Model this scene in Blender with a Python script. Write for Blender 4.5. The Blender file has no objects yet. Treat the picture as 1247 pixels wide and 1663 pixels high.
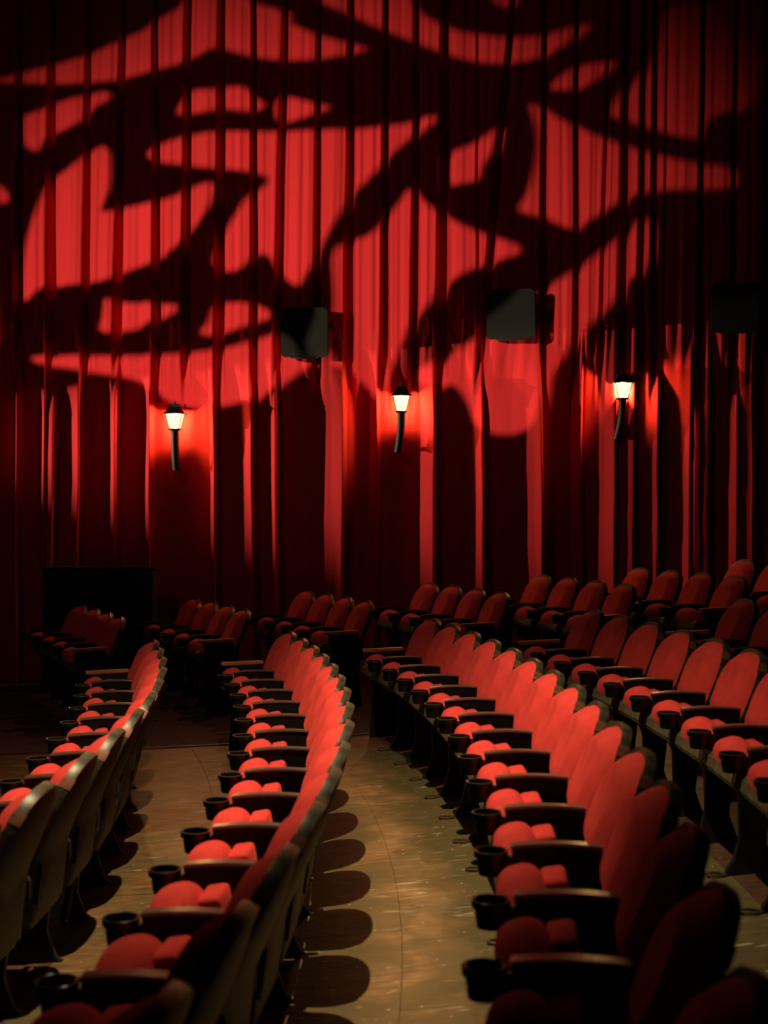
import bpy, bmesh, math, random
from math import sin, cos, pi, radians, asin, sqrt
from mathutils import Vector, Matrix, noise

random.seed(7)
C = bpy.context.scene.collection
S = bpy.context.scene

# ------------------------------------------------------------------ camera
F_PX = 2180.0
CAMZ = 1.62
cd = bpy.data.cameras.new('camera')
cam = bpy.data.objects.new('camera', cd); C.objects.link(cam)
cam.location = (0, 0, CAMZ); cam.rotation_euler = (pi/2, 0, 0)
cd.sensor_fit = 'VERTICAL'; cd.sensor_height = 36.0
cd.lens = F_PX/1663*36.0
cd.dof.use_dof = True; cd.dof.focus_distance = 8.8; cd.dof.aperture_fstop = 2.6
cd.dof.aperture_blades = 9
S.camera = cam

# ------------------------------------------------------------------ world, lights, exposure
w = bpy.data.worlds.new('world'); S.world = w; w.use_nodes = True
w.node_tree.nodes['Background'].inputs[0].default_value = (0.02, 0.008, 0.008, 1)
w.node_tree.nodes['Background'].inputs[1].default_value = 0.3
S.view_settings.view_transform = 'Standard'
S.view_settings.look = 'None'
S.view_settings.exposure = 0.0
S.view_settings.gamma = 1.0
S.view_settings.use_curve_mapping = False
S.cycles.sample_clamp_indirect = 3.0

def light(name, typ, loc, target, energy, color, **kw):
    d = bpy.data.lights.new(name, typ); d.energy = energy; d.color = color
    for k, v in kw.items(): setattr(d, k, v)
    o = bpy.data.objects.new(name, d); C.objects.link(o); o.location = loc
    o.rotation_euler = (Vector(target)-Vector(loc)).to_track_quat('-Z', 'Y').to_euler()
    return o

PROJ = Vector((-7.0, 1.0, 3.7))            # pattern projector on the far left
PROJ_AIM = Vector((-1.0, 13.8, 3.1))
DOWN = Vector((-0.45, 5.3, 4.5))           # overhead spotlight above the seats
light('projector_light', 'SPOT', PROJ, PROJ_AIM, 9300, (1.0, 0.82, 0.58), spot_size=radians(39), spot_blend=1.0, shadow_soft_size=0.0022)
light('overhead_light', 'SPOT', DOWN, (-0.80, 6.08, 0.3), 1060, (1.0, 0.74, 0.46), spot_size=radians(86), spot_blend=0.95, shadow_soft_size=0.022)
FLAG = radians(2.5)
SIDE = Vector((-8.2, 12.55, 2.25))         # low side light raking along the curtain from the stage end
light('side_light', 'SPOT', SIDE, (2.6, 13.72, 2.55), 2700, (1.0, 0.80, 0.58), spot_size=radians(25), spot_blend=1.0, shadow_soft_size=0.012)
light('fill_light', 'AREA', (-4.5, 7.0, 7.4), (1.0, 11.0, 0.5), 8, (0.9, 0.85, 0.85), shape='DISK', size=0.8, spread=radians(110))  # added fill for the ambient level, no fixture behind it

# ------------------------------------------------------------------ helpers
def mat(name, col, rough=0.6, metal=0.0, emis=None, noise_scale=None, noise_amt=0.3, bump=0.0, bump_scale=200, sheen=0.0, spec=0.5, coat=0.0, stretch=None):
    m = bpy.data.materials.new(name); m.use_nodes = True
    nt = m.node_tree; b = nt.nodes['Principled BSDF']
    b.inputs['Base Color'].default_value = (*col, 1)
    b.inputs['Roughness'].default_value = rough
    b.inputs['Metallic'].default_value = metal
    b.inputs['Specular IOR Level'].default_value = spec
    b.inputs['Coat Weight'].default_value = coat
    if sheen:
        b.inputs['Sheen Weight'].default_value = sheen
        b.inputs['Sheen Roughness'].default_value = 0.4
        b.inputs['Sheen Tint'].default_value = (min(1, col[0]*1.4), col[1]*3, col[2]*3, 1)
    if emis:
        b.inputs['Emission Color'].default_value = (*emis[0], 1)
        b.inputs['Emission Strength'].default_value = emis[1]
    tc = nt.nodes.new('ShaderNodeTexCoord')
    src = tc.outputs['Object']
    if stretch:
        mp = nt.nodes.new('ShaderNodeMapping'); mp.inputs['Scale'].default_value = stretch
        nt.links.new(src, mp.inputs[0]); src = mp.outputs[0]
    if noise_scale:
        n = nt.nodes.new('ShaderNodeTexNoise'); n.inputs['Scale'].default_value = noise_scale; n.inputs['Detail'].default_value = 6
        nt.links.new(src, n.inputs['Vector'])
        r = nt.nodes.new('ShaderNodeMapRange'); r.inputs[1].default_value = 0.3; r.inputs[2].default_value = 0.7
        r.inputs[3].default_value = 1-noise_amt; r.inputs[4].default_value = 1+noise_amt
        nt.links.new(n.outputs['Fac'], r.inputs[0])
        mx = nt.nodes.new('ShaderNodeVectorMath'); mx.operation = 'SCALE'; mx.inputs[0].default_value = col
        nt.links.new(r.outputs[0], mx.inputs['Scale']); nt.links.new(mx.outputs[0], b.inputs['Base Color'])
    if bump:
        n2 = nt.nodes.new('ShaderNodeTexNoise'); n2.inputs['Scale'].default_value = bump_scale; n2.inputs['Detail'].default_value = 4
        nt.links.new(src, n2.inputs['Vector'])
        bp = nt.nodes.new('ShaderNodeBump'); bp.inputs['Strength'].default_value = bump; bp.inputs['Distance'].default_value = 0.003
        nt.links.new(n2.outputs['Fac'], bp.inputs['Height']); nt.links.new(bp.outputs[0], b.inputs['Normal'])
    return m

def floor_mat(name, col_a, col_b, col_c, wear, sheen_path=None):
    """painted, worn boards: paint, worn-through brown, pale scrapes and specks, optional painted sheen band"""
    m = bpy.data.materials.new(name); m.use_nodes = True
    nt = m.node_tree; b = nt.nodes['Principled BSDF']; L = nt.links
    g = nt.nodes.new('ShaderNodeNewGeometry')
    def nz(scale, det=6, st=(1, 1, 1), dist=0.0):
        mp = nt.nodes.new('ShaderNodeMapping'); mp.inputs['Scale'].default_value = st
        L.new(g.outputs['Position'], mp.inputs[0])
        n = nt.nodes.new('ShaderNodeTexNoise'); n.inputs['Scale'].default_value = scale; n.inputs['Detail'].default_value = det
        n.inputs['Distortion'].default_value = dist
        L.new(mp.outputs[0], n.inputs['Vector']); return n.outputs['Fac']
    def ramp(f, a, c):
        r = nt.nodes.new('ShaderNodeMapRange'); r.inputs[1].default_value = a; r.inputs[2].default_value = c
        L.new(f, r.inputs[0]); return r.outputs[0]
    def mix(f, a, c):
        x = nt.nodes.new('ShaderNodeMix'); x.data_type = 'RGBA'
        L.new(f, x.inputs[0])
        for i, v in ((6, a), (7, c)):
            if isinstance(v, tuple): x.inputs[i].default_value = (*v, 1)
            else: L.new(v, x.inputs[i])
        return x.outputs[2]
    wr = ramp(nz(2.6, 9, (1, 1, 1), 0.7), 0.47-wear, 0.60-wear)
    if sheen_path:                                 # golden lamp sheen painted in, with wear, along the middle of the gangway
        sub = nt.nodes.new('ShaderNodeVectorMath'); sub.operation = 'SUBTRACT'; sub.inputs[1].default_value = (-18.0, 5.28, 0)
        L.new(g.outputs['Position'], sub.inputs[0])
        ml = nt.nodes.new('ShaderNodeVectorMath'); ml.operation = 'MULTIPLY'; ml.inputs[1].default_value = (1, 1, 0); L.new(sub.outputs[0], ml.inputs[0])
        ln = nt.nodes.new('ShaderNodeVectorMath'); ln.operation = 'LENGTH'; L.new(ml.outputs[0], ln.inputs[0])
        ds = nt.nodes.new('ShaderNodeMath'); ds.operation = 'SUBTRACT'; ds.inputs[1].default_value = sheen_path; L.new(ln.outputs['Value'], ds.inputs[0])
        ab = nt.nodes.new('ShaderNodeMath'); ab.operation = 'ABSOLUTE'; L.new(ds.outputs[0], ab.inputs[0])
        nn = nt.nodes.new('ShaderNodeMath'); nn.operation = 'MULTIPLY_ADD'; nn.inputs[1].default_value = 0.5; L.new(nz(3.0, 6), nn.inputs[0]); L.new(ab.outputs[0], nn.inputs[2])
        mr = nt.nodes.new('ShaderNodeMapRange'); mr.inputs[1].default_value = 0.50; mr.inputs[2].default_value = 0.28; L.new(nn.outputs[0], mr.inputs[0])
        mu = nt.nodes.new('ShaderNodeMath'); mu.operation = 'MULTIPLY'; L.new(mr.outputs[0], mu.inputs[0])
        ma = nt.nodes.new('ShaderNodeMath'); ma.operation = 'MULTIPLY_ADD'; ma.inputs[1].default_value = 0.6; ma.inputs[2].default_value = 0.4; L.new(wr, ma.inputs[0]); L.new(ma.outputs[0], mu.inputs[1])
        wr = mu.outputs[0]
    base = mix(wr, col_a, col_b)
    base = mix(ramp(nz(9, 8, (1.0, 3.2, 1), 0.8), 0.45, 0.75), base, (col_b[0]*0.45, col_b[1]*0.45, col_b[2]*0.45))
    scr = ramp(nz(7, 10, (0.6, 4.5, 1), 1.2), 0.64, 0.70)
    base = mix(scr, base, col_c)
    v = nt.nodes.new('ShaderNodeTexVoronoi'); v.inputs['Scale'].default_value = 13
    L.new(g.outputs['Position'], v.inputs['Vector'])
    sp = nt.nodes.new('ShaderNodeMapRange'); sp.inputs[1].default_value = 0.10; sp.inputs[2].default_value = 0.06
    L.new(v.outputs['Distance'], sp.inputs[0])
    base = mix(sp.outputs[0], base, col_c)
    L.new(base, b.inputs['Base Color'])
    rr = nt.nodes.new('ShaderNodeMapRange'); rr.inputs[3].default_value = 0.25; rr.inputs[4].default_value = 0.6
    L.new(nz(5, 8, (1, 2, 1), 0.5), rr.inputs[0]); L.new(rr.outputs[0], b.inputs['Roughness'])
    bp = nt.nodes.new('ShaderNodeBump'); bp.inputs['Strength'].default_value = 0.55; bp.inputs['Distance'].default_value = 0.006
    L.new(nz(22, 8, (1, 2.5, 1), 0.4), bp.inputs['Height']); L.new(bp.outputs[0], b.inputs['Normal'])
    return m

M = dict(
    velvet=mat('curtain_velvet', (0.56, 0.022, 0.026), 0.85, noise_scale=3.0, noise_amt=0.10, bump=0.25, bump_scale=60, sheen=0.10, spec=0.15, stretch=(1, 1, 0.12)),
    fabric=mat('seat_fabric', (0.68, 0.055, 0.044), 0.9, noise_scale=14, noise_amt=0.12, bump=0.35, bump_scale=380, sheen=0.25, spec=0.15),
    shell=mat('seat_shell_paint', (0.0062, 0.0064, 0.0042), 0.5, spec=0.35, noise_scale=9, noise_amt=0.5, bump=0.15, bump_scale=60),
    rim=mat('worn_rim_paint', (0.070, 0.066, 0.038), 0.42, metal=0.35, noise_scale=18, noise_amt=0.6, bump=0.2, bump_scale=90),
    bronze=mat('rubbed_bronze', (0.20, 0.08, 0.04), 0.45, metal=0.3, noise_scale=30, noise_amt=0.4),
    armpad=mat('highlit_arm_plastic', (0.10, 0.075, 0.05), 0.26, bump=0.1, bump_scale=120),  # overhead highlight put into the black pad's lighter colour
    armside=mat('arm_side_panel', (0.003, 0.002, 0.002), 0.55, spec=0.2, noise_scale=30, noise_amt=0.4),
    iron=mat('black_cast_iron', (0.007, 0.006, 0.006), 0.55, bump=0.2, bump_scale=80),
    ring=mat('bare_iron_ring', (0.16, 0.12, 0.07), 0.35, metal=0.7),
    pan=mat('seat_pan_paint', (0.10, 0.085, 0.042), 0.45, noise_scale=16, noise_amt=0.5),
    cup=mat('cup_plastic', (0.005, 0.005, 0.004), 0.32, spec=0.35),
    lip=mat('cup_rim_plastic', (0.06, 0.05, 0.03), 0.2),
    wood=mat('varnished_arm_wood', (0.62, 0.24, 0.07), 0.36, noise_scale=8, noise_amt=0.3, stretch=(1, 8, 8)),
    lampmetal=mat('lantern_black_metal', (0.006, 0.004, 0.003), 0.55, metal=0.2, bump=0.3, bump_scale=60),
    grille=mat('speaker_grille', (0.0062, 0.0058, 0.0034), 0.85, spec=0.25, bump=0.6, bump_scale=500),
    speaker=mat('speaker_cabinet', (0.004, 0.0035, 0.003), 0.5),
    plaster=mat('dark_painted_wall', (0.03, 0.012, 0.012), 0.9, noise_scale=2, noise_amt=0.3),
    ceil=mat('black_ceiling', (0.015, 0.012, 0.012), 0.9, noise_scale=2, noise_amt=0.3),
    sub=mat('dark_subfloor', (0.012, 0.008, 0.005), 0.9, noise_scale=4, noise_amt=0.3),
    carpet=mat('aisle_carpet', (0.055, 0.012, 0.012), 0.95, noise_scale=26, noise_amt=0.5, bump=0.7, bump_scale=240),
    strip=mat('carpet_edge_strip', (0.10, 0.07, 0.04), 0.4, metal=0.6),
    box=mat('black_box_paint', (0.010, 0.011, 0.009), 0.7, noise_scale=4, noise_amt=0.4),
    steel=mat('projector_steel', (0.02, 0.02, 0.02), 0.5, metal=0.6, noise_scale=12, noise_amt=0.3),
)
def lit_glass():
    m = bpy.data.materials.new('lit_lantern_glass'); m.use_nodes = True; nt = m.node_tree
    for n in list(nt.nodes): nt.nodes.remove(n)
    o = nt.nodes.new('ShaderNodeOutputMaterial'); mx = nt.nodes.new('ShaderNodeMixShader')
    e = nt.nodes.new('ShaderNodeEmission'); t = nt.nodes.new('ShaderNodeBsdfTransparent')
    e.inputs[0].default_value = (1.0, 0.60, 0.24, 1); e.inputs[1].default_value = 4.2
    t.inputs[0].default_value = (1.0, 0.85, 0.6, 1)
    mx.inputs[0].default_value = 0.6
    nt.links.new(t.outputs[0], mx.inputs[1]); nt.links.new(e.outputs[0], mx.inputs[2]); nt.links.new(mx.outputs[0], o.inputs[0])
    return m
M['lampglass'] = lit_glass()
M['green'] = floor_mat('olive_painted_floor', (0.088, 0.080, 0.030), (0.33, 0.19, 0.07), (0.42, 0.36, 0.22), 0.0, 18.10)  # golden second tone carries the lamp sheen around the given radius
M['brown'] = floor_mat('brown_worn_floor', (0.115, 0.075, 0.03), (0.14, 0.06, 0.023), (0.32, 0.22, 0.11), 0.05)
M['mid'] = floor_mat('half_worn_floor', (0.105, 0.082, 0.033), (0.17, 0.095, 0.036), (0.36, 0.28, 0.15), 0.02)
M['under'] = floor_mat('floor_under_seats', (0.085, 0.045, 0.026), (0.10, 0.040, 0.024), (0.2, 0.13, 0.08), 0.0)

def link(name, me, m, parent=None, smooth=False):
    if isinstance(me, bmesh.types.BMesh):
        bm = me; me = bpy.data.meshes.new(name); bm.to_mesh(me); bm.free()
    if m: me.materials.clear(); me.materials.append(m)
    if smooth:
        for p in me.polygons: p.use_smooth = True
        try: me.set_sharp_from_angle(angle=radians(38))
        except Exception: pass
    o = bpy.data.objects.new(name, me); C.objects.link(o); o.parent = parent
    return o

def tag(o, label=None, cat=None, group=None, kind=None):
    if label: o['label'] = label
    if cat: o['category'] = cat
    if group: o['group'] = group
    if kind: o['kind'] = kind
    return o

def thing(name, label, cat, loc=(0, 0, 0), rotz=0, group=None):
    o = bpy.data.objects.new(name, None); C.objects.link(o); o.empty_display_size = 0.1
    o.location = loc; o.rotation_euler = (0, 0, rotz)
    return tag(o, label, cat, group)

def box(bm, c, s, rot=None, bev=0.0, seg=2):
    r = bmesh.ops.create_cube(bm, size=1)
    vs = r['verts']
    bmesh.ops.scale(bm, vec=s, verts=vs)
    if bev:
        es = list({e for v in vs for e in v.link_edges})
        r2 = bmesh.ops.bevel(bm, geom=es, offset=bev, segments=seg, affect='EDGES', profile=0.5)
        vs = list({v for f in r2['faces'] for v in f.verts} | {v for v in vs if v.is_valid})
    if rot: bmesh.ops.rotate(bm, cent=(0, 0, 0), matrix=rot, verts=vs)
    bmesh.ops.translate(bm, vec=c, verts=vs)
    return vs

def B(c, s, rot=None, bev=0.0, seg=2):
    bm = bmesh.new(); box(bm, c, s, rot, bev, seg); return bm

def plate(pts, y0, y1, bev=0.0):
    """x/z outline extruded along y"""
    bm = bmesh.new()
    a = [bm.verts.new((p[0], y0, p[1])) for p in pts]
    f = bm.faces.new(a)
    r = bmesh.ops.extrude_face_region(bm, geom=[f])
    bmesh.ops.translate(bm, vec=(0, y1-y0, 0), verts=[v for v in r['geom'] if isinstance(v, bmesh.types.BMVert)])
    bmesh.ops.recalc_face_normals(bm, faces=bm.faces)
    if bev:
        bmesh.ops.bevel(bm, geom=list(bm.edges), offset=bev, segments=2, affect='EDGES', clamp_overlap=True)
    return bm

def lathe(prof, n=24, c=(0, 0, 0), sq=None):
    bm = bmesh.new(); rings = []
    for r, z in prof:
        rings.append([bm.verts.new((c[0]+r*cos(2*pi*i/n), c[1]+r*sin(2*pi*i/n), c[2]+z)) for i in range(n)])
    for a, b in zip(rings, rings[1:]):
        for i in range(n):
            bm.faces.new((a[i], a[(i+1) % n], b[(i+1) % n], b[i]))
    if prof[0][0] > 1e-5: bm.faces.new(rings[0][::-1])
    if prof[-1][0] > 1e-5: bm.faces.new(rings[-1])
    bmesh.ops.remove_doubles(bm, verts=bm.verts, dist=1e-5)
    bmesh.ops.recalc_face_normals(bm, faces=bm.faces)
    return bm

def torus(R, r, c, sx=1, sy=1, n=20, k=8):
    bm = bmesh.new(); rings = []
    for i in range(n):
        a = 2*pi*i/n
        rings.append([bm.verts.new((c[0]+sx*(R+r*cos(2*pi*j/k))*cos(a), c[1]+sy*(R+r*cos(2*pi*j/k))*sin(a), c[2]+r*sin(2*pi*j/k))) for j in range(k)])
    for i in range(n):
        a, b = rings[i], rings[(i+1) % n]
        for j in range(k): bm.faces.new((a[j], b[j], b[(j+1) % k], a[(j+1) % k]))
    return bm

def tube(pts, rad, n=12):
    bm = bmesh.new(); rings = []
    for i, p in enumerate(pts):
        p = Vector(p); q0 = Vector(pts[max(0, i-1)]); q1 = Vector(pts[min(len(pts)-1, i+1)])
        t = (q1-q0).normalized(); up = Vector((1, 0, 0)) if abs(t.x) < 0.9 else Vector((0, 1, 0))
        u = t.cross(up).normalized(); v = t.cross(u)
        r = rad[i] if isinstance(rad, (list, tuple)) else rad
        rings.append([bm.verts.new(p+(u*cos(2*pi*j/n)+v*sin(2*pi*j/n))*r) for j in range(n)])
    for a, b in zip(rings, rings[1:]):
        for j in range(n): bm.faces.new((a[j], a[(j+1) % n], b[(j+1) % n], b[j]))
    bm.faces.new(rings[0][::-1]); bm.faces.new(rings[-1])
    bmesh.ops.recalc_face_normals(bm, faces=bm.faces)
    return bm

# ------------------------------------------------------------------ the raked, curved house
CX, CY = -18.0, 5.28                      # centre of the seating arcs
HK = [(5, -0.5), (13, -0.25), (15.65, -0.165), (16.74, -0.13), (17.69, -0.085), (18.7, 0.0), (19.68, 0.095), (20.6, 0.18), (21.4, 0.26), (22.2, 0.34), (28, 0.9)]
def hf(r):
    for (a, za), (b, zb) in zip(HK, HK[1:]):
        if r <= b: return za+(zb-za)*(r-a)/(b-a)
    return HK[-1][1]
def P(r, deg, dz=0.0):
    t = radians(deg)
    return Vector((CX+r*cos(t), CY+r*sin(t), hf(r)+dz))

def polar_sheet(r0, r1, a0, a1, nr, na, top, thick, ymax=14.1):
    bm = bmesh.new(); T = []; Bt = []
    for i in range(nr+1):
        r = r0+(r1-r0)*i/nr; rowt = []; rowb = []
        for j in range(na+1):
            f0 = a0(r) if callable(a0) else a0; f1 = a1(r) if callable(a1) else a1
            p = P(r, f0+(f1-f0)*j/na, top)
            p.y = min(p.y, ymax)
            rowt.append(bm.verts.new(p)); rowb.append(bm.verts.new(p-Vector((0, 0, thick))))
        T.append(rowt); Bt.append(rowb)
    for i in range(nr):
        for j in range(na):
            bm.faces.new((T[i][j], T[i+1][j], T[i+1][j+1], T[i][j+1]))
            bm.faces.new((Bt[i][j], Bt[i][j+1], Bt[i+1][j+1], Bt[i+1][j]))
    for i in range(nr):
        bm.faces.new((T[i][0], Bt[i][0], Bt[i+1][0], T[i+1][0])); bm.faces.new((T[i][na], T[i+1][na], Bt[i+1][na], Bt[i][na]))
    for j in range(na):
        bm.faces.new((T[0][j], T[0][j+1], Bt[0][j+1], Bt[0][j])); bm.faces.new((T[nr][j], Bt[nr][j], Bt[nr][j+1], T[nr][j+1]))
    return bm

def edge(r): return 16.15-(r-16.55)*0.85      # where the cross-aisle carpet begins (degrees)

floor = link('floor', polar_sheet(6.0, 26.9, -38, 38, 42, 60, -0.022, 0.15), M['sub'])
tag(floor, kind='structure')

ROWS = [('L2', 15.65), ('L', 16.74), ('M', 17.69), ('R', 18.7), ('R2', 19.68), ('R3', 20.6), ('R4', 21.4)]
bands = []
for (na_, ra), (nb, rb) in zip(ROWS, ROWS[1:]):
    lo, hi = ra-0.03, rb-0.20
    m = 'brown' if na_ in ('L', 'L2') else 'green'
    cut = {'L': 17.2, 'M': 18.07}.get(na_)
    if cut: bands += [(lo, cut, m), (cut, hi, m)]
    else: bands += [(lo, hi, m)]
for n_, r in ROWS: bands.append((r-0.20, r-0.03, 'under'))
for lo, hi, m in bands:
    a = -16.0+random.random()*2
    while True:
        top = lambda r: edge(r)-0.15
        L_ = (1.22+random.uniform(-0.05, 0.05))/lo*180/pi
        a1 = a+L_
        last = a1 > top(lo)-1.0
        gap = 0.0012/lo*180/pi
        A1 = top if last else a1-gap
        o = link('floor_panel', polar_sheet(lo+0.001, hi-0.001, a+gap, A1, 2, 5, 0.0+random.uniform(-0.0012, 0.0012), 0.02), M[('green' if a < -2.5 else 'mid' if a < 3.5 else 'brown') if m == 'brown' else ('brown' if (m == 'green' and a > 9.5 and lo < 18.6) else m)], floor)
        if last: break
        a = a1

carpet = tag(link('floor_carpet', polar_sheet(13.0, 26.0, edge, 40, 40, 10, 0.003, 0.02), M['carpet']), kind='structure')
bm = polar_sheet(15.0, 22.5, lambda r: edge(r)-0.14, lambda r: edge(r)-0.02, 24, 1, 0.010, 0.02)
tag(link('trim_1', bm, M['strip']), kind='structure')
bm = polar_sheet(16.55, 17.15, lambda r: 20.2-(r-16.5)*0.6, lambda r: 20.3-(r-16.5)*0.6, 6, 1, 0.012, 0.01)
tag(link('trim_2', bm, M['strip']), kind='structure')

for nm, c, s in (('wall_back', (0, 14.35, 3.8), (21.5, 0.2, 9.6)), ('wall_front', (0, -6.0, 3.8), (21.5, 0.2, 9.6)),
                 ('wall_left', (-10.8, 4.1, 3.8), (0.2, 20.5, 9.6)), ('wall_right', (8.8, 4.1, 3.8), (0.2, 20.5, 9.6))):
    tag(link(nm, B(c, s), M['plaster']), kind='structure')
tag(link('ceiling', B((-1, 4.1, 8.65), (20.5, 20.5, 0.2)), M['ceil']), kind='structure')

# ------------------------------------------------------------------ curtain
YC = 13.75
def ix(x): return (x-623.5)*YC/F_PX
def iz(y): return CAMZ+(831.5-y)*YC/F_PX
# creases: x at top (y=0), x at y=500, half-width px, depth m
CREASE = [(-120, -118, 4, .12), (-68, -66, 4, .12), (-20, -22, 4, .12), (32, 30, 4, .13), (83, 82, 4.5, .13), (143, 138, 3.5, .12), (199, 190, 4, .13),
          (252, 254, 3.5, .13), (306, 301, 4, .14), (360, 356, 4.5, .14), (412, 412, 3.5, .12), (464, 452, 4, .12), (518, 515, 3.5, .13),
          (571, 567, 4.5, .14), (627, 626, 4, .13), (678, 674, 4, .13), (725, 719, 6, .15), (774, 776, 2.2, .04), (835, 790, 4.5, .13), (886, 884, 4, .13),
          (938, 937, 3.5, .12), (990, 978, 3, .07), (1021, 1014, 5, .14), (1048, 1042, 4.5, .12), (1066, 1064, 4.5, .13), (1085, 1078, 2, .05),
          (1144, 1138, 4, .12), (1198, 1192, 3.5, .11), (1247, 1244, 4, .12), (1300, 1300, 4, .12), (1352, 1352, 4, .12), (1405, 1405, 4, .12)]
# lower folds: knots (x px, depth m), higher = nearer the room
PEAKS = [(-140, 20), (-80, 14), (-30, 10), (28, 6), (72, 6), (87, 8), (128, 14), (187, 9), (243, 7), (346, 9), (408, 16), (447, 7), (558, 34), (613, 5), (705, 14), (783, 12), (878, 22), (945, 5),
         (1000, 13), (1031, 12), (1070, 9), (1122, 10), (1137, 10), (1152, 9), (1197, 11), (1222, 12), (1292, 14), (1362, 14), (1430, 14)]
PEAKS = [(p, w_*0.85) for p, w_ in PEAKS]
FLAT = -0.155
TG = 0.14                                  # slope of the raking side light against the wall
LOW = [(-170, FLAT)]
for (xa, wa), (xb, wb) in zip([(-170, 5)]+PEAKS, PEAKS):
    TG = 1.2/(ix(xb)+8.2)
    m_ = TG*(xb-xa-wb)/wb                  # px of depth per px
    run = min(xb-xa-6, 0.9*(-FLAT)/(m_*YC/F_PX))
    dep = -run*m_*YC/F_PX
    if xb in (613, 945): pk = -0.06
    else: pk = 0.0
    st = xa+4
    LOW.append((st, max(FLAT, -0.16) if xb-xa > 30 else min(-0.05, dep)))
    if xb-run > st+1: LOW.append((xb-run, max(FLAT, dep)+pk))
    LOW += [(xb-1.5, pk-0.004), (xb, pk)]
# small folds turned towards a lantern
for x_, d_ in ((228, -.15), (231, -.085), (929, -.02), (960, -.04)):
    pass
LOW.append((1440, FLAT))
def low(x):
    for (a, da), (b, db) in zip(LOW, LOW[1:]):
        if a <= x <= b: return da+(db-da)*(x-a)/(b-a)
    return -.15
def sm(t): t = max(0, min(1, t)); return t*t*(3-2*t)
def up(x, y):
    t = y/500.0
    best = None; d = 0.0
    cr = [(c[0]+(c[1]-c[0])*min(t, 1.6), c[2]*(0.95+0.5*min(max(t, 0), 1.4)), c[3]*(1.75 if c[3] > 0.1 else 1)) for c in CREASE]
    for i in range(len(cr)-1):
        if cr[i][0] <= x <= cr[i+1][0]:
            u = (x-cr[i][0])/(cr[i+1][0]-cr[i][0])
            d = 0.016*sin(pi*u)**0.6+0.012*(u-0.5)*(1 if i % 3 else -1)
            d += 0.008*sin(2*pi*u*(2+i % 2)+i*1.7)+0.003*sin(2*pi*u*5+i)
            break
    for cx_, hw, dep in cr:
        q = abs(x-cx_)/hw
        if q < 1.7: d -= dep*(1-sm((q-0.6)/1.1))
    return d
x0p, x1p = -150, 1420
ypx = [-260, -160, -80] + [i*28 for i in range(0, 45)] + [1290, 1330]
ztop = [iz(y) for y in ypx]
cols = []
xx = x0p
while xx <= x1p:
    cols.append(xx); xx += 1.5
verts = []; faces = []
for k, y in enumerate(ypx):
    b = sm((y-520)/150.0)
    for x in cols:
        lean = (y-640)*0.012*sin(x*0.013)*(1 if y > 640 else 0)
        wob = 1.6*noise.noise(Vector((x*0.02, y*0.006, 0)))
        du = up(x+wob, y); dl = low(x+wob*1.2+lean)
        wid = 0.0
        d = du*(1-b)+dl*b
        d += 0.006*noise.noise(Vector((x*0.09, y*0.004, 3)))+0.012*noise.noise(Vector((x*0.03, y*0.003, 9)))
        verts.append((ix(x), YC-d, iz(y)))
n = len(cols)
for k in range(len(ypx)-1):
    for i in range(n-1):
        a = k*n+i
        faces.append((a, a+1, a+n+1, a+n))
me = bpy.data.meshes.new('curtain'); me.from_pydata(verts, [], faces); me.update()
cur = link('curtain', me, M['velvet'])
for p in me.polygons: p.use_smooth = True
sol = cur.modifiers.new('thickness', 'SOLIDIFY'); sol.thickness = 0.004; sol.offset = -1
tag(cur, 'full-height pleated deep red velvet curtain covering the wall behind the seats', 'curtain')

# ------------------------------------------------------------------ theatre seat parts
REC = radians(23)
def outline(w, s0, s1, n=15, power=2.5, base=0.92, turn=0.42):
    """tombstone outline in (y, s), counter-clockwise, narrowing to an arched top"""
    pts = []
    for i in range(4):
        a = pi/2*i/4; pts.append((w*base*(0.80+0.20*sin(a)), s0+0.045*(1-cos(a))))
    for i in range(1, 6):
        pts.append((w*(base+(1-base)*i/5.0), s0+0.045+((s1-s0)*turn-0.045)*i/5.0))
    st = s0+(s1-s0)*turn
    for i in range(1, n+1):
        a = pi/2*i/n
        pts.append((w*cos(a)**(2/power), st+(s1-st)*sin(a)**(2/power)))
    left = [(-p[0], p[1]) for p in pts[:-1]][::-1]
    return pts+left
def back_pt(y, s, off, zb=0.47, k=0.2):
    off = off+k*y*y*-1.0                     # the wings come forward a little
    if s >= 0.06: return Vector((s*sin(REC)+off*cos(REC), y, zb+s*cos(REC)-off*sin(REC)))
    t = max(0.0, 1-(0.06-s)/0.16); rec = REC*t*t      # below the cushion the pan turns straight down
    return Vector((0.06*sin(REC)+(s-0.06)*sin(REC)*0.25+off*cos(rec), y, zb+0.06*cos(REC)+(s-0.06)-off*sin(rec)))
def dome(out, front, back, prof, inset=(0, 0.17), rings=9):
    """pillow: outline ring -> concentric rings toward the centre, off = -front profile"""
    bm = bmesh.new(); cy = 0; cs = sum(p[1] for p in out)/len(out)
    R = []
    R.append([bm.verts.new(back_pt(y, s, back)) for y, s in out])
    for i in range(rings):
        t = i/float(rings)
        f = 1-t**1.5
        R.append([bm.verts.new(back_pt(cy+(y-cy)*f, cs+(s-cs)*f, -front*prof(f))) for y, s in out])
    ctr = bm.verts.new(back_pt(cy, cs, -front*prof(0)))
    m = len(out)
    for a, b in zip(R, R[1:]):
        for j in range(m): bm.faces.new((a[j], a[(j+1) % m], b[(j+1) % m], b[j]))
    for j in range(m): bm.faces.new((R[-1][j], R[-1][(j+1) % m], ctr))
    bm.faces.new(R[0][::-1])
    bmesh.ops.recalc_face_normals(bm, faces=bm.faces)
    return bm
def mesh_of(name, bm, m, smooth=True):
    o = link(name, bm, m, None, smooth); me = o.data; bpy.data.objects.remove(o); return me

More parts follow.
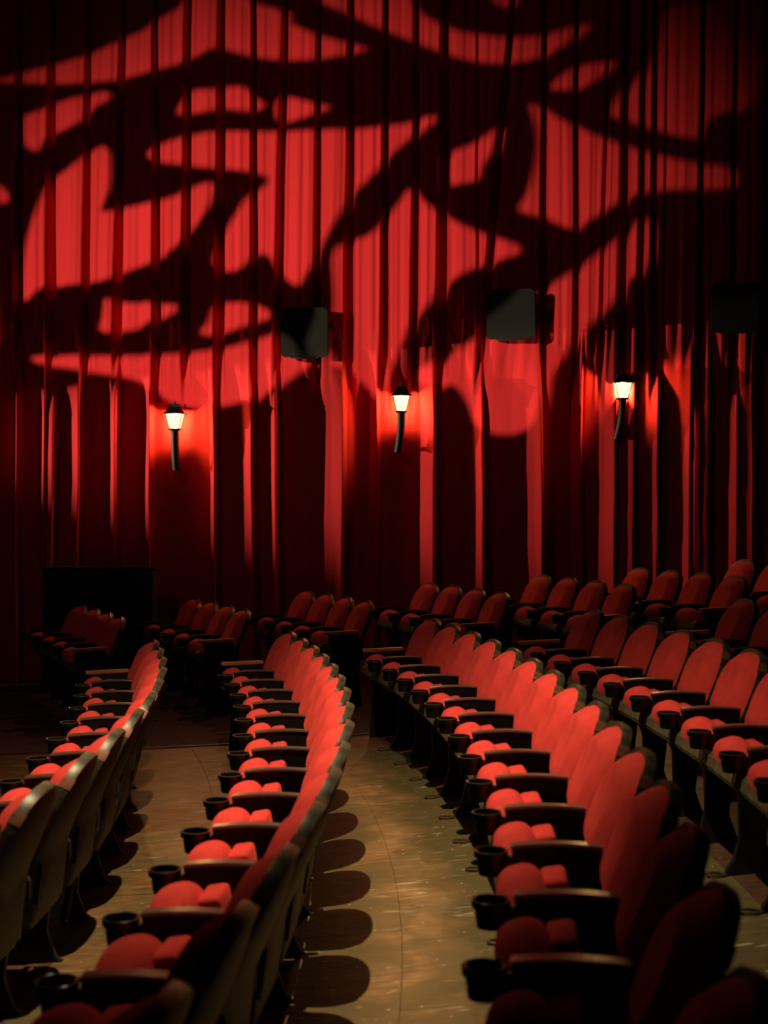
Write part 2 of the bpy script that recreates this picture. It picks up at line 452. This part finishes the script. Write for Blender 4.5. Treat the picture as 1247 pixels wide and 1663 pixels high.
o_c = outline(0.217, 0.01, 0.404)
o_s = outline(0.229, -0.20, 0.418, base=0.95, turn=0.56)
ME = {}
ME['backrest_cushion'] = mesh_of('backrest_cushion', dome(o_c, 0.068, 0.006, lambda f: (1-0.86*max(0, (f-0.58)/0.42)**1.15)*min(1, (1-f)/0.10)**0.5, rings=14), M['fabric'])
# shell: rear pan with a bulging middle
bm = dome(o_s, -0.045, 0.0, lambda f: 0.45+0.55*(1-f**2.4)**0.6)
ME['back_shell'] = mesh_of('back_shell', bm, M['shell'])
# rim band along the outline of the shell
def band(out, i0, i1, t_in, fr, bk):
    bm = bmesh.new(); R = []
    cs = 0.16
    for y, s in out[i0:i1]:
        d = Vector((y, s-cs)).normalized()
        q = (y-d.x*t_in, s-d.y*t_in)
        h = (y+d.x*0.003, s+d.y*0.003)
        mid = (y+d.x*0.006, s+d.y*0.006)
        R.append([bm.verts.new(v) for v in (back_pt(*q, fr+0.004), back_pt(*h, fr), back_pt(*mid, (fr+bk)/2), back_pt(*h, bk), back_pt(*q, bk-0.004))])
    for a, b in zip(R, R[1:]):
        for j in range(5): bm.faces.new((a[j], b[j], b[(j+1) % 5], a[(j+1) % 5]))
    bm.faces.new(R[0]); bm.faces.new(R[-1][::-1])
    bmesh.ops.recalc_face_normals(bm, faces=bm.faces)
    return bm
no = len(o_s)
ME['rim'] = mesh_of('rim', band(o_s, 2, no-2, 0.014, -0.008, 0.030), M['rim'])
# near shoulder is at negative y: indices after the apex
ap = no//2
o_w = [(y*1.006, s+0.001) for y, s in o_s]
ME['shoulder_cap'] = mesh_of('shoulder_cap', band(o_w, ap+7, ap+10, 0.014, -0.011, 0.034), M['bronze'])
ME['back_bracket'] = mesh_of('back_bracket', plate([(-0.035, 0.36), (0.04, 0.36), (0.06, 0.50), (0.0, 0.53), (-0.03, 0.50)], -0.205, -0.188, 0.002), M['iron'])
ME['screw'] = mesh_of('screw', lathe([(0.0, -0.004), (0.006, -0.004), (0.006, 0.002), (0.003, 0.005), (0, 0.005)], 10), M['lip'])
# seat cushion: front crown and the squared block behind it
def superell(c, r, e=0.75, n=20, m=12, arch=0.0, tilt=0):
    bm = bmesh.new(); V = []
    def sp(v, p): return (abs(v)**p)*(1 if v >= 0 else -1)
    for i in range(m+1):
        a = -pi/2+pi*i/m; row = []
        for j in range(n):
            b = 2*pi*j/n
            x = r[0]*sp(cos(a), e)*sp(cos(b), e); y = r[1]*sp(cos(a), e)*sp(sin(b), e); z = r[2]*sp(sin(a), e)
            z -= arch*(y/r[1])**2
            row.append(bm.verts.new((c[0]+x*cos(tilt)+z*sin(tilt), c[1]+y, c[2]+z*cos(tilt)-x*sin(tilt))))
        V.append(row)
    for a, b in zip(V, V[1:]):
        for j in range(n): bm.faces.new((a[j], a[(j+1) % n], b[(j+1) % n], b[j]))
    bmesh.ops.remove_doubles(bm, verts=bm.verts, dist=1e-5)
    bmesh.ops.recalc_face_normals(bm, faces=bm.faces)
    return bm
ME['seat_cushion'] = mesh_of('seat_cushion', superell((-0.248, 0.03, 0.528), (0.072, 0.190, 0.078), 0.80, 28, 16, 0.045, -0.30), M['fabric'])
bm = bmesh.new(); box(bm, (-0.148, 0.10, 0.506), (0.076, 0.18, 0.135), Matrix.Rotation(-0.16, 3, 'Y'), 0.018, 3)
ME['seat_block'] = mesh_of('seat_block', bm, M['fabric'])
bm = plate([(-0.325, 0.455), (-0.312, 0.512), (-0.29, 0.520), (-0.03, 0.46), (-0.02, 0.40), (-0.20, 0.40), (-0.29, 0.425)], -0.205, 0.205, 0.008)
ME['seat_pan'] = mesh_of('seat_pan', bm, M['pan'])
ME['hinge_bar'] = mesh_of('hinge_bar', tube([(-0.03, -0.23, 0.42), (-0.03, 0.23, 0.42)], 0.012, 8), M['iron'])
# arm: arched top pad, side panel, iron standard, foot ring, cup holder  (origin on the arm plane, y=0)
def arch(x): return 0.622-0.009*((x+0.14)/0.14)**2
xs = [-0.28+0.28*i/12 for i in range(13)]
ME['armrest'] = mesh_of('armrest', plate([(x, arch(x)) for x in xs]+[(x, arch(x)-0.011) for x in xs[::-1]], -0.027, 0.027, 0.004), M['armpad'])
ME['arm_panel'] = mesh_of('arm_panel', plate([(x*0.985-0.002, arch(x)-0.009) for x in xs]+[(-0.01, 0.50), (-0.04, 0.485), (-0.255, 0.50)], -0.02, 0.02, 0.004), M['armside'])
ME['standard'] = mesh_of('standard', plate([(-0.235, 0.515), (-0.03, 0.515), (0.035, 0.47), (0.035, 0.40), (-0.03, 0.33), (-0.055, 0.12), (-0.02, 0.02), (0.02, -0.01), (0.02, -0.03), (-0.225, -0.04), (-0.225, 0.0), (-0.19, 0.05), (-0.165, 0.15), (-0.17, 0.32), (-0.225, 0.44)], -0.018, 0.018, 0.004), M['iron'])
ME['foot_ring'] = mesh_of('foot_ring', torus(0.034, 0.006, (-0.262, 0, -0.016), 1.25, 0.8), M['ring'])
ME['cup_holder'] = mesh_of('cup_holder', lathe([(0.0, -0.072), (0.037, -0.072), (0.041, -0.045), (0.043, -0.022), (0.051, -0.018), (0.052, 0.0), (0.044, 0.001), (0.041, -0.02), (0.036, -0.060), (0.0, -0.061)], 24, (-0.338, 0, 0.594)), M['cup'])
ME['cup_rim'] = mesh_of('cup_rim', torus(0.0495, 0.0026, (-0.338, 0, 0.594), n=28), M['lip'])  # black rim coloured paler to stand for its highlight
ME['cup_arm'] = mesh_of('cup_arm', B((-0.275, 0, 0.545), (0.05, 0.024, 0.07), bev=0.004), M['iron'])
# aisle end: flat wooden armrest over a closed end panel
ME['aisle_armrest'] = mesh_of('aisle_armrest', plate([(-0.305, 0.622), (0.0, 0.630), (0.0, 0.606), (-0.300, 0.598)], -0.03, 0.03, 0.005), M['wood'])
ME['aisle_panel'] = mesh_of('aisle_panel', plate([(-0.27, 0.60), (-0.02, 0.605), (0.03, 0.47), (-0.005, 0.30), (0.02, -0.02), (-0.25, -0.04), (-0.225, 0.30)], -0.018, 0.018, 0.005), M['iron'])

def child(name, parent, loc=(0, 0, 0), label=None):
    o = bpy.data.objects.new(name, ME[name]); C.objects.link(o); o.parent = parent; o.location = loc
    if label: o['label'] = label
    return o

def make_seat(variant, pitch):
    t = thing('theatre_seat', '', 'seat')
    bc = child('backrest_cushion', t); sh = child('back_shell', t)
    child('rim', sh); child('shoulder_cap', sh, label='rubbed bronze-brown shoulder of the backrest rim')
    child('seat_cushion', t); child('seat_block', t); child('seat_pan', t, label='olive metal pan under the cushion'); child('hinge_bar', t)
    br = child('back_bracket', t); sc = child('screw', br, (-0.012, -0.209, 0.462)); sc.rotation_euler = (pi/2, 0, 0)
    h = pitch/2
    def black(y):
        s = child('standard', t, (0, y, 0)); child('foot_ring', s, label='bare iron loop foot')
        a = child('armrest', t, (0, y, 0)); child('arm_panel', a)
        c = child('cup_holder', t, (0, y, 0)); child('cup_rim', c, label='cup rim with its highlight in the pale colour'); child('cup_arm', c)
    def wooden(y):
        child('aisle_panel', t, (0, y, 0)); child('aisle_armrest', t, (0, y, 0), 'flat varnished wooden armrest')
    if variant == 'wood_near': wooden(-h)
    else: black(-h)
    if variant == 'wood_far': wooden(h)
    if variant == 'last': black(h)
    return t
def copy_tree(o, parent=None):
    c = o.copy(); C.objects.link(c); c.parent = parent
    for ch in o.children: copy_tree(ch, c)
    return c

ORD = 'first second third fourth fifth sixth seventh eighth ninth tenth eleventh twelfth thirteenth fourteenth fifteenth sixteenth'.split()
MAIN = [('row along the very left edge', 'partly seen row at the left edge', 15.65, 15.5, 0.53, 3),
        ('leftmost long row', 'leftmost long row of seats', 16.74, 14.9, 0.550, 12),
        ('long row left of centre', 'long row of seats left of centre', 17.69, 14.56, 0.5106, 15),
        ('long row right of centre', 'long row of seats right of centre', 18.7, 14.1, 0.530, 15),
        ('row behind the right-hand long row', 'dim row of seats behind the right-hand long row', 19.68, 12.2, 0.536, 10),
        ('short row cut by the right edge', 'short row of seats cut by the right edge', 20.6, 11.0, 0.530, 4)]
protos = {}
def place(variant, pitch, r, deg, label, group):
    key = (variant, round(pitch, 3))
    if key not in protos:
        protos[key] = t = make_seat(variant, pitch)
    else:
        t = copy_tree(protos[key])
    t.location = P(r, deg); t.rotation_euler = (0, 0, radians(deg))
    t['label'] = label; t['group'] = group
    return t
for nm, grp, r, end, pitch, cnt in MAIN:
    dp = pitch/r*180/pi
    for k in range(cnt):
        v = 'wood_far' if k == 0 else 'plain'
        lab = ('red folding seat with wooden aisle armrest ending the '+nm) if k == 0 else \
              ('red folding seat, %s from the wooden aisle armrest, %s' % (ORD[k], nm))
        place(v, pitch, r, end-(k+0.5)*dp, lab, grp)
FAR = [(16.76, 20.5), (17.8, 19.9), (18.75, 18.4), (19.72, 16.5), (20.6, 15.06), (21.35, 13.9), (22.15, 12.9)]
for b, (r, st) in enumerate(FAR):
    dp = 0.53/r*180/pi
    blk = '%s four-seat row from left by the curtain' % ORD[b]
    for k in range(4):
        v = 'wood_near' if k == 0 else ('last' if k == 3 else 'plain')
        lab = ('dim red seat with wooden armrest heading the '+blk) if k == 0 else ('dim red seat, %s from wooden armrest, %s' % (ORD[k], blk))
        place(v, 0.53, r, st+(k+0.5)*dp, lab, '%s four-seat row by the curtain' % ORD[b])

# ------------------------------------------------------------------ lanterns on the curtain wall
def square_loft(prof, c=(0, 0, 0), rot=pi/4, n=4):
    bm = bmesh.new(); R = []
    for r, z in prof:
        R.append([bm.verts.new((c[0]+r*cos(rot+2*pi*i/n), c[1]+r*sin(rot+2*pi*i/n), c[2]+z)) for i in range(n)])
    for a, b in zip(R, R[1:]):
        for i in range(n): bm.faces.new((a[i], a[(i+1) % n], b[(i+1) % n], b[i]))
    bm.faces.new(R[0][::-1]); bm.faces.new(R[-1])
    bmesh.ops.recalc_face_normals(bm, faces=bm.faces)
    return bm
LY = 13.70
BULB = 175.0
def make_lantern(px, py, label, bend):
    t = thing('wall_lantern', label, 'lamp', ((px-623.5)*LY/F_PX, LY, CAMZ+(831.5-py)*LY/F_PX), 0, 'lit lanterns on the curtain')
    # origin = bottom of glass
    link('cap', square_loft([(0.156, 0.150), (0.160, 0.157), (0.125, 0.172), (0.098, 0.195), (0.082, 0.222), (0.078, 0.245), (0.066, 0.252), (0.02, 0.258)], rot=pi/4), M['lampmetal'], t)
    link('finial', lathe([(0, 0.25), (0.010, 0.252), (0.012, 0.268), (0.006, 0.276), (0.004, 0.292), (0, 0.294)], 10), M['lampmetal'], t, True)
    top, bot, h = 0.118, 0.070, 0.150
    for i in range(4):
        a0 = pi/4+i*pi/2; a1 = a0+pi/2
        p = [Vector((r*cos(a), r*sin(a), z)) for r, a, z in ((bot, a0, 0.004), (bot, a1, 0.004), (top, a1, h), (top, a0, h))]
        bm = bmesh.new(); f = bm.faces.new([bm.verts.new(q*0.97 if False else Vector((q.x*0.95, q.y*0.95, q.z))) for q in p])
        r_ = bmesh.ops.extrude_face_region(bm, geom=[f]); nrm = (p[1]-p[0]).cross(p[3]-p[0]).normalized()
        bmesh.ops.translate(bm, vec=-nrm*0.003, verts=[v for v in r_['geom'] if isinstance(v, bmesh.types.BMVert)])
        bmesh.ops.recalc_face_normals(bm, faces=bm.faces)
        link('pane', bm, M['lampglass'], t)
        link('corner_bar', tube([p[0], p[3]], 0.0052, 6), M['lampmetal'], t)
    link('gallery', square_loft([(0.070, -0.012), (0.080, -0.008), (0.080, 0.004), (0.070, 0.006)], rot=pi/4), M['lampmetal'], t)
    link('neck', lathe([(0.034, -0.055), (0.040, -0.05), (0.040, -0.02), (0.046, -0.012), (0.03, -0.01)], 16), M['lampmetal'], t, True)
    pts = [(0, 0, -0.04)]
    for i in range(1, 9):
        u = i/8.0
        pts.append((bend*u*u, 0.05*u*u*u, -0.05-0.36*u))
    link('post', tube(pts, 0.040, 14), M['lampmetal'], t, True)
    ld = bpy.data.lights.new('bulb', 'POINT'); ld.energy = BULB; ld.color = (1.0, 0.76, 0.50); ld.shadow_soft_size = 0.022
    lo = bpy.data.objects.new('bulb', ld); C.objects.link(lo); lo.parent = t; lo.location = (0, 0, 0.085)
    e = pts[-1]
    link('wall_bracket', tube([(e[0], e[1]-0.01, e[2]+0.03), (e[0]*1.1, 0.185, e[2]+0.03)], 0.022, 10), M['lampmetal'], t, True)
make_lantern(284, 697, 'lit black carriage lantern on a straight post, leftmost of three', 0.008)
make_lantern(651.5, 668, 'lit black carriage lantern between the two clearly seen speakers, middle of three', -0.035)
make_lantern(1010.5, 647, 'lit black carriage lantern nearest the darkest speaker, rightmost of three', -0.05)

# ------------------------------------------------------------------ wall speakers
def RB(W, H, d, r, bev, seg):
    p = []
    for cx_, cz_, a0 in ((W/2-r, H/2-r, 0), (-W/2+r, H/2-r, 90), (-W/2+r, -H/2+r, 180), (W/2-r, -H/2+r, 270)):
        for i in range(7):
            a = radians(a0+15*i); p.append((cx_+r*cos(a), cz_+r*sin(a)))
    return plate(p, -0.009, d-0.009, 0.006)
def make_speaker(px, py, wpx, hpx, yaw, roll, label):
    Y = 13.46
    k = Y/F_PX; W, H = wpx*k, hpx*k
    t = thing('wall_speaker', label, 'speaker', ((px-623.5)*k, Y, CAMZ+(831.5-py)*k), yaw, 'wall speakers on the curtain')
    t.rotation_euler = (radians(8), roll, yaw)
    D = 0.19
    # cabinet tapers to the rear
    bm = bmesh.new(); vs = box(bm, (0, D/2+0.02, 0), (W*0.97, D, H*0.97), bev=0.018, seg=3)
    for v in bm.verts:
        f = (v.co.y-0.02)/D; v.co.x *= 1-0.28*f; v.co.z *= 1-0.18*f
    link('cabinet', bm, M['speaker'], t, True)
    link('grille', RB(W, H, 0.03, 0.045, bev=0.014, seg=3), M['grille'], t, True)
    link('badge', B((0, -0.0105, H*0.43), (0.035, 0.004, 0.010), bev=0.001), M['lip'], t)
    link('lower_lip', B((-0.02, 0.08, -H*0.50), (W*0.55, 0.12, 0.03), bev=0.008), M['speaker'], t, True)
    y = link('yoke', B((W*0.42, 0.16, 0.04), (0.012, 0.10, H*0.55), bev=0.003), M['speaker'], t)
    link('knob', lathe([(0, -0.01), (0.025, -0.01), (0.028, 0.0), (0.022, 0.012), (0, 0.013)], 14), M['speaker'], y, True).matrix_local = Matrix.Translation((W*0.44, 0.16, 0.02)) @ Matrix.Rotation(pi/2, 4, 'Y')
    link('wall_arm', tube([(W*0.30, 0.18, 0.05), (W*0.30, 0.45, 0.0)], 0.022, 10), M['speaker'], t, True)
    return t
make_speaker(494, 540, 78, 80, radians(-9), radians(1), 'dark wall speaker above and between the left and middle lanterns')
make_speaker(829, 510, 80, 80, radians(-14), 0, 'dark wall speaker above right of the middle lantern')
make_speaker(1194, 500, 76, 78, radians(-6), 0, 'almost black wall speaker near the right edge, in shade')

# ------------------------------------------------------------------ low black box in front of the curtain
t = thing('low_partition', 'low black boxed partition standing against the curtain behind the far left seats', 'partition', (-2.83, 13.30, -0.115))
link('front_board', B((0, 0, 0.58), (1.08, 0.04, 1.16), bev=0.005), M['box'], t)
link('side_board', B((-0.52, 0.14, 0.58), (0.04, 0.24, 1.16), bev=0.005), M['box'], t)
link('side_board', B((0.52, 0.14, 0.58), (0.04, 0.24, 1.16), bev=0.005), M['box'], t)
link('top_board', B((0, 0.12, 1.175), (1.12, 0.30, 0.03), bev=0.005), M['box'], t)

# ------------------------------------------------------------------ pattern projector (off to the left) and overhead spotlight
AX = (PROJ_AIM-PROJ).normalized(); U = AX.cross(Vector((0, 0, 1))).normalized(); V = U.cross(AX)
PD = 0.60
def to_plate(x, y):
    Pw = Vector((ix(x), YC+0.0, iz(y))); d = Pw-PROJ
    q = d*(PD/d.dot(AX))
    return q.dot(U), q.dot(V)
HOLES = [
 [(-60, 150), (-60, 128), (5, 127), (30, 121), (75, 109), (140, 92), (195, 67), (235, 50), (250, 36), (295, 12), (303, -5), (312, -60), (400, -60), (400, 2), (440, 12), (480, 24), (468, 32), (478, 41), (515, 57), (575, 72), (602, 80), (570, 88), (540, 93), (500, 98), (450, 98), (410, 92), (365, 80), (352, 75), (320, 92), (290, 105), (240, 117), (200, 130), (140, 135), (80, 137), (0, 133)],
 [(38, 187), (55, 185), (75, 175), (100, 165), (140, 155), (181, 147), (181, 163), (165, 168), (150, 178), (135, 195), (115, 208), (95, 215), (75, 225), (62, 248), (50, 242), (38, 233)],
 [(284, 187), (298, 165), (312, 146), (340, 146), (360, 143), (392, 140), (405, 146), (412, 158), (430, 166), (433, 174), (420, 180), (400, 181), (370, 177), (350, 178), (320, 185)],
 [(450, 165), (465, 156), (500, 165), (545, 175), (520, 182), (500, 190), (480, 196), (462, 200), (448, 190)],
 [(236, 252), (260, 234), (310, 220), (355, 213), (450, 215), (520, 211), (600, 210), (625, 204), (665, 202), (685, 192), (712, 187), (706, 198), (690, 212), (668, 225), (650, 238), (625, 262), (605, 285), (585, 305), (565, 325), (550, 350), (538, 372), (525, 395), (513, 422), (500, 442), (486, 467), (470, 457), (455, 445), (440, 415), (425, 412), (405, 420), (395, 435), (375, 443), (352, 436), (345, 420), (358, 395), (375, 365), (390, 340), (400, 322), (415, 312), (430, 305), (441, 292), (425, 282), (395, 277), (360, 274), (330, 272), (300, 268), (260, 264)],
 [(180, 232), (181, 300), (172, 325), (162, 345), (185, 343), (240, 330), (285, 320), (315, 303), (350, 294), (350, 315), (335, 345), (310, 378), (280, 405), (262, 422), (235, 430), (200, 445), (165, 457), (120, 462), (92, 466), (70, 464), (58, 475), (45, 489), (33, 487), (35, 450), (42, 400), (50, 370), (62, 335), (75, 303), (90, 288), (120, 270), (140, 250)],
 [(-30, 290), (0, 300), (12, 312), (16, 325), (8, 331), (-30, 325)],
 [(172, 485), (185, 487), (200, 493), (230, 493), (240, 490), (260, 495), (292, 495), (285, 508), (262, 520), (240, 522), (225, 535), (190, 540), (160, 539), (168, 515), (170, 495)],
 [(345, 500), (360, 493), (405, 492), (430, 500), (443, 512), (430, 521), (405, 526), (370, 540), (345, 545), (322, 543), (340, 525)],
 [(45, 578), (100, 577), (190, 578), (285, 575), (345, 568), (385, 562), (400, 556), (425, 550), (450, 542), (475, 545), (500, 560), (508, 585), (480, 603), (455, 618), (425, 638), (400, 650), (350, 655), (300, 660), (262, 650), (240, 628), (210, 612), (150, 604), (90, 594), (50, 587)],
 [(540, 405), (570, 392), (600, 385), (625, 360), (650, 330), (668, 303), (690, 328), (715, 347), (760, 370), (800, 385), (830, 393), (847, 402), (843, 412), (820, 420), (795, 430), (765, 437), (735, 455), (708, 475), (698, 495), (672, 520), (650, 560), (628, 600), (605, 652), (585, 625), (560, 600), (540, 590), (520, 570), (530, 545), (545, 520), (546, 480)],
 [(668, 598), (700, 590), (725, 578), (760, 558), (800, 530), (850, 500), (885, 470), (925, 445), (950, 432), (975, 410), (1000, 392), (1020, 375), (1035, 362), (1052, 350), (1062, 375), (1057, 420), (1040, 445), (1015, 455), (1005, 480), (990, 500), (970, 515), (945, 545), (920, 565), (895, 590), (885, 620), (875, 660), (860, 695), (800, 705), (765, 690), (750, 650), (727, 618), (700, 628), (675, 625)],
 [(858, 166), (880, 175), (905, 190), (940, 208), (1000, 232), (1060, 250), (1130, 266), (1195, 272), (1197, 305), (1130, 308), (1090, 307), (1050, 310), (1020, 320), (985, 340), (955, 360), (938, 374), (915, 368), (890, 355), (860, 348), (840, 342), (855, 320), (868, 285), (875, 240), (872, 200)],
 [(890, 145), (905, 130), (925, 115), (945, 107), (985, 100), (1008, 102), (990, 115), (970, 130), (950, 142), (920, 147)],
 [(500, -60), (512, 0), (560, 20), (600, 38), (640, 55), (700, 78), (750, 96), (800, 104), (850, 101), (885, 92), (915, 75), (940, 60), (970, 41), (940, 40), (905, 52), (870, 60), (820, 61), (780, 57), (740, 50), (700, 32), (678, 16), (664, -15), (655, -60)],
 [(770, -60), (795, -5), (820, 14), (836, 10), (848, -8), (870, -60)],
 [(727, 250), (760, 238), (780, 228), (818, 203), (812, 230), (800, 248), (784, 268), (779, 292), (755, 297), (726, 304)],
 [(988, 187), (1010, 150), (1035, 130), (1060, 100), (1072, 60), (1082, 5), (1225, 2), (1240, 100), (1225, 178), (1170, 182), (1145, 200), (1138, 228), (1100, 220), (1060, 210), (1020, 197)],
]
def chaikin(p):
    q = []
    for i in range(len(p)):
        a, b = p[i], p[(i+1) % len(p)]
        q += [(a[0]*.75+b[0]*.25, a[1]*.75+b[1]*.25), (a[0]*.25+b[0]*.75, a[1]*.25+b[1]*.75)]
    return q
cu = bpy.data.curves.new('pattern_plate', 'CURVE'); cu.dimensions = '2D'; cu.fill_mode = 'BOTH'; cu.extrude = 0.0006
def spl(pts):
    s = cu.splines.new('POLY'); s.points.add(len(pts)-1); s.use_cyclic_u = True
    for p, q in zip(s.points, pts): p.co = (q[0], q[1], 0, 1)
RP = 0.40
spl([(RP*cos(2*pi*i/64), RP*sin(2*pi*i/64)) for i in range(64)])
for h in HOLES: spl([to_plate(*p) for p in chaikin(h)])
tmp = bpy.data.objects.new('tmp', cu); C.objects.link(tmp)
bpy.context.view_layer.update()
pm = bpy.data.meshes.new_from_object(tmp.evaluated_get(bpy.context.evaluated_depsgraph_get()))
bpy.data.objects.remove(tmp)
rotm = Matrix((U, V, -AX)).transposed().to_4x4()
t = thing('pattern_projector', 'black pattern projector hanging from the ceiling left of the camera', 'projector', PROJ)
t.rotation_euler = rotm.to_euler()
o = link('pattern_plate', pm, M['steel'], t); o.location = (0, 0, -PD)
bm = bmesh.new(); Rr = []
for rr, zz in ((0.15, 0.16), (0.15, -0.05), (0.404, -PD-0.01), (0.414, -PD-0.01), (0.16, -0.05), (0.16, 0.17), (0.0, 0.17), (0, 0.16)):
    Rr.append([bm.verts.new((rr*cos(2*pi*i/32), rr*sin(2*pi*i/32), zz)) for i in range(32)])
for a, b in zip(Rr, Rr[1:]+Rr[:1]):
    for i in range(32): bm.faces.new((a[i], a[(i+1) % 32], b[(i+1) % 32], b[i]))
bmesh.ops.remove_doubles(bm, verts=bm.verts, dist=1e-5)
link('housing', bm, M['steel'], t, True)
up_ = rotm.to_3x3().inverted() @ Vector((0, 0, 1))
link('hanging_pipe', tube([up_*0.17, up_*(8.56-PROJ.z)], 0.024, 10), M['steel'], t, True)

t = thing('side_spotlight', 'black side spotlight with a top flag on a tall stand beside the curtain', 'spotlight', SIDE)
SD = (Vector((2.6, 13.72, 2.25))-SIDE).normalized(); sr = SD.to_track_quat('X', 'Z').to_matrix().to_4x4()
bm = lathe([(0.10, 0.02), (0.10, -0.22), (0.0, -0.24), (0.0, -0.23), (0.09, -0.21), (0.09, 0.02)], 24)
bmesh.ops.delete(bm, geom=[f for f in bm.faces if len(f.verts) > 5], context='FACES')
hs = link('housing', bm, M['steel'], t, True)
hs.matrix_local = sr @ Matrix.Rotation(pi/2, 4, 'Y')
fl = link('top_flag', B((0.55, 0, 0.090), (1.0, 0.50, 0.004)), M['steel'], t); fl.matrix_local = sr @ Matrix.Rotation(-FLAG, 4, 'Y')
link('stand', tube([(-0.03, 0, -0.10), (-0.03, 0, -SIDE.z+hf(11.9)-0.02)], 0.02, 10), M['steel'], t, True)
link('stand_base', lathe([(0.0, 0.0), (0.28, 0.0), (0.28, 0.02), (0.04, 0.035), (0, 0.035)], 24, (-0.03, 0, -SIDE.z+hf(11.9)-0.02)), M['steel'], t, True)

t = thing('spotlight', 'black round spotlight hanging from the ceiling above the long rows', 'spotlight', DOWN)
bm = lathe([(0.13, -0.02), (0.125, 0.10), (0.08, 0.22), (0.0, 0.24), (0.0, 0.23), (0.075, 0.21), (0.118, 0.10), (0.122, -0.02)], 28)
bmesh.ops.delete(bm, geom=[f for f in bm.faces if len(f.verts) > 5], context='FACES')
link('housing', bm, M['steel'], t, True)
link('hanging_pipe', tube([(0, 0, 0.23), (0, 0, 8.56-DOWN.z)], 0.022, 10), M['steel'], t, True)
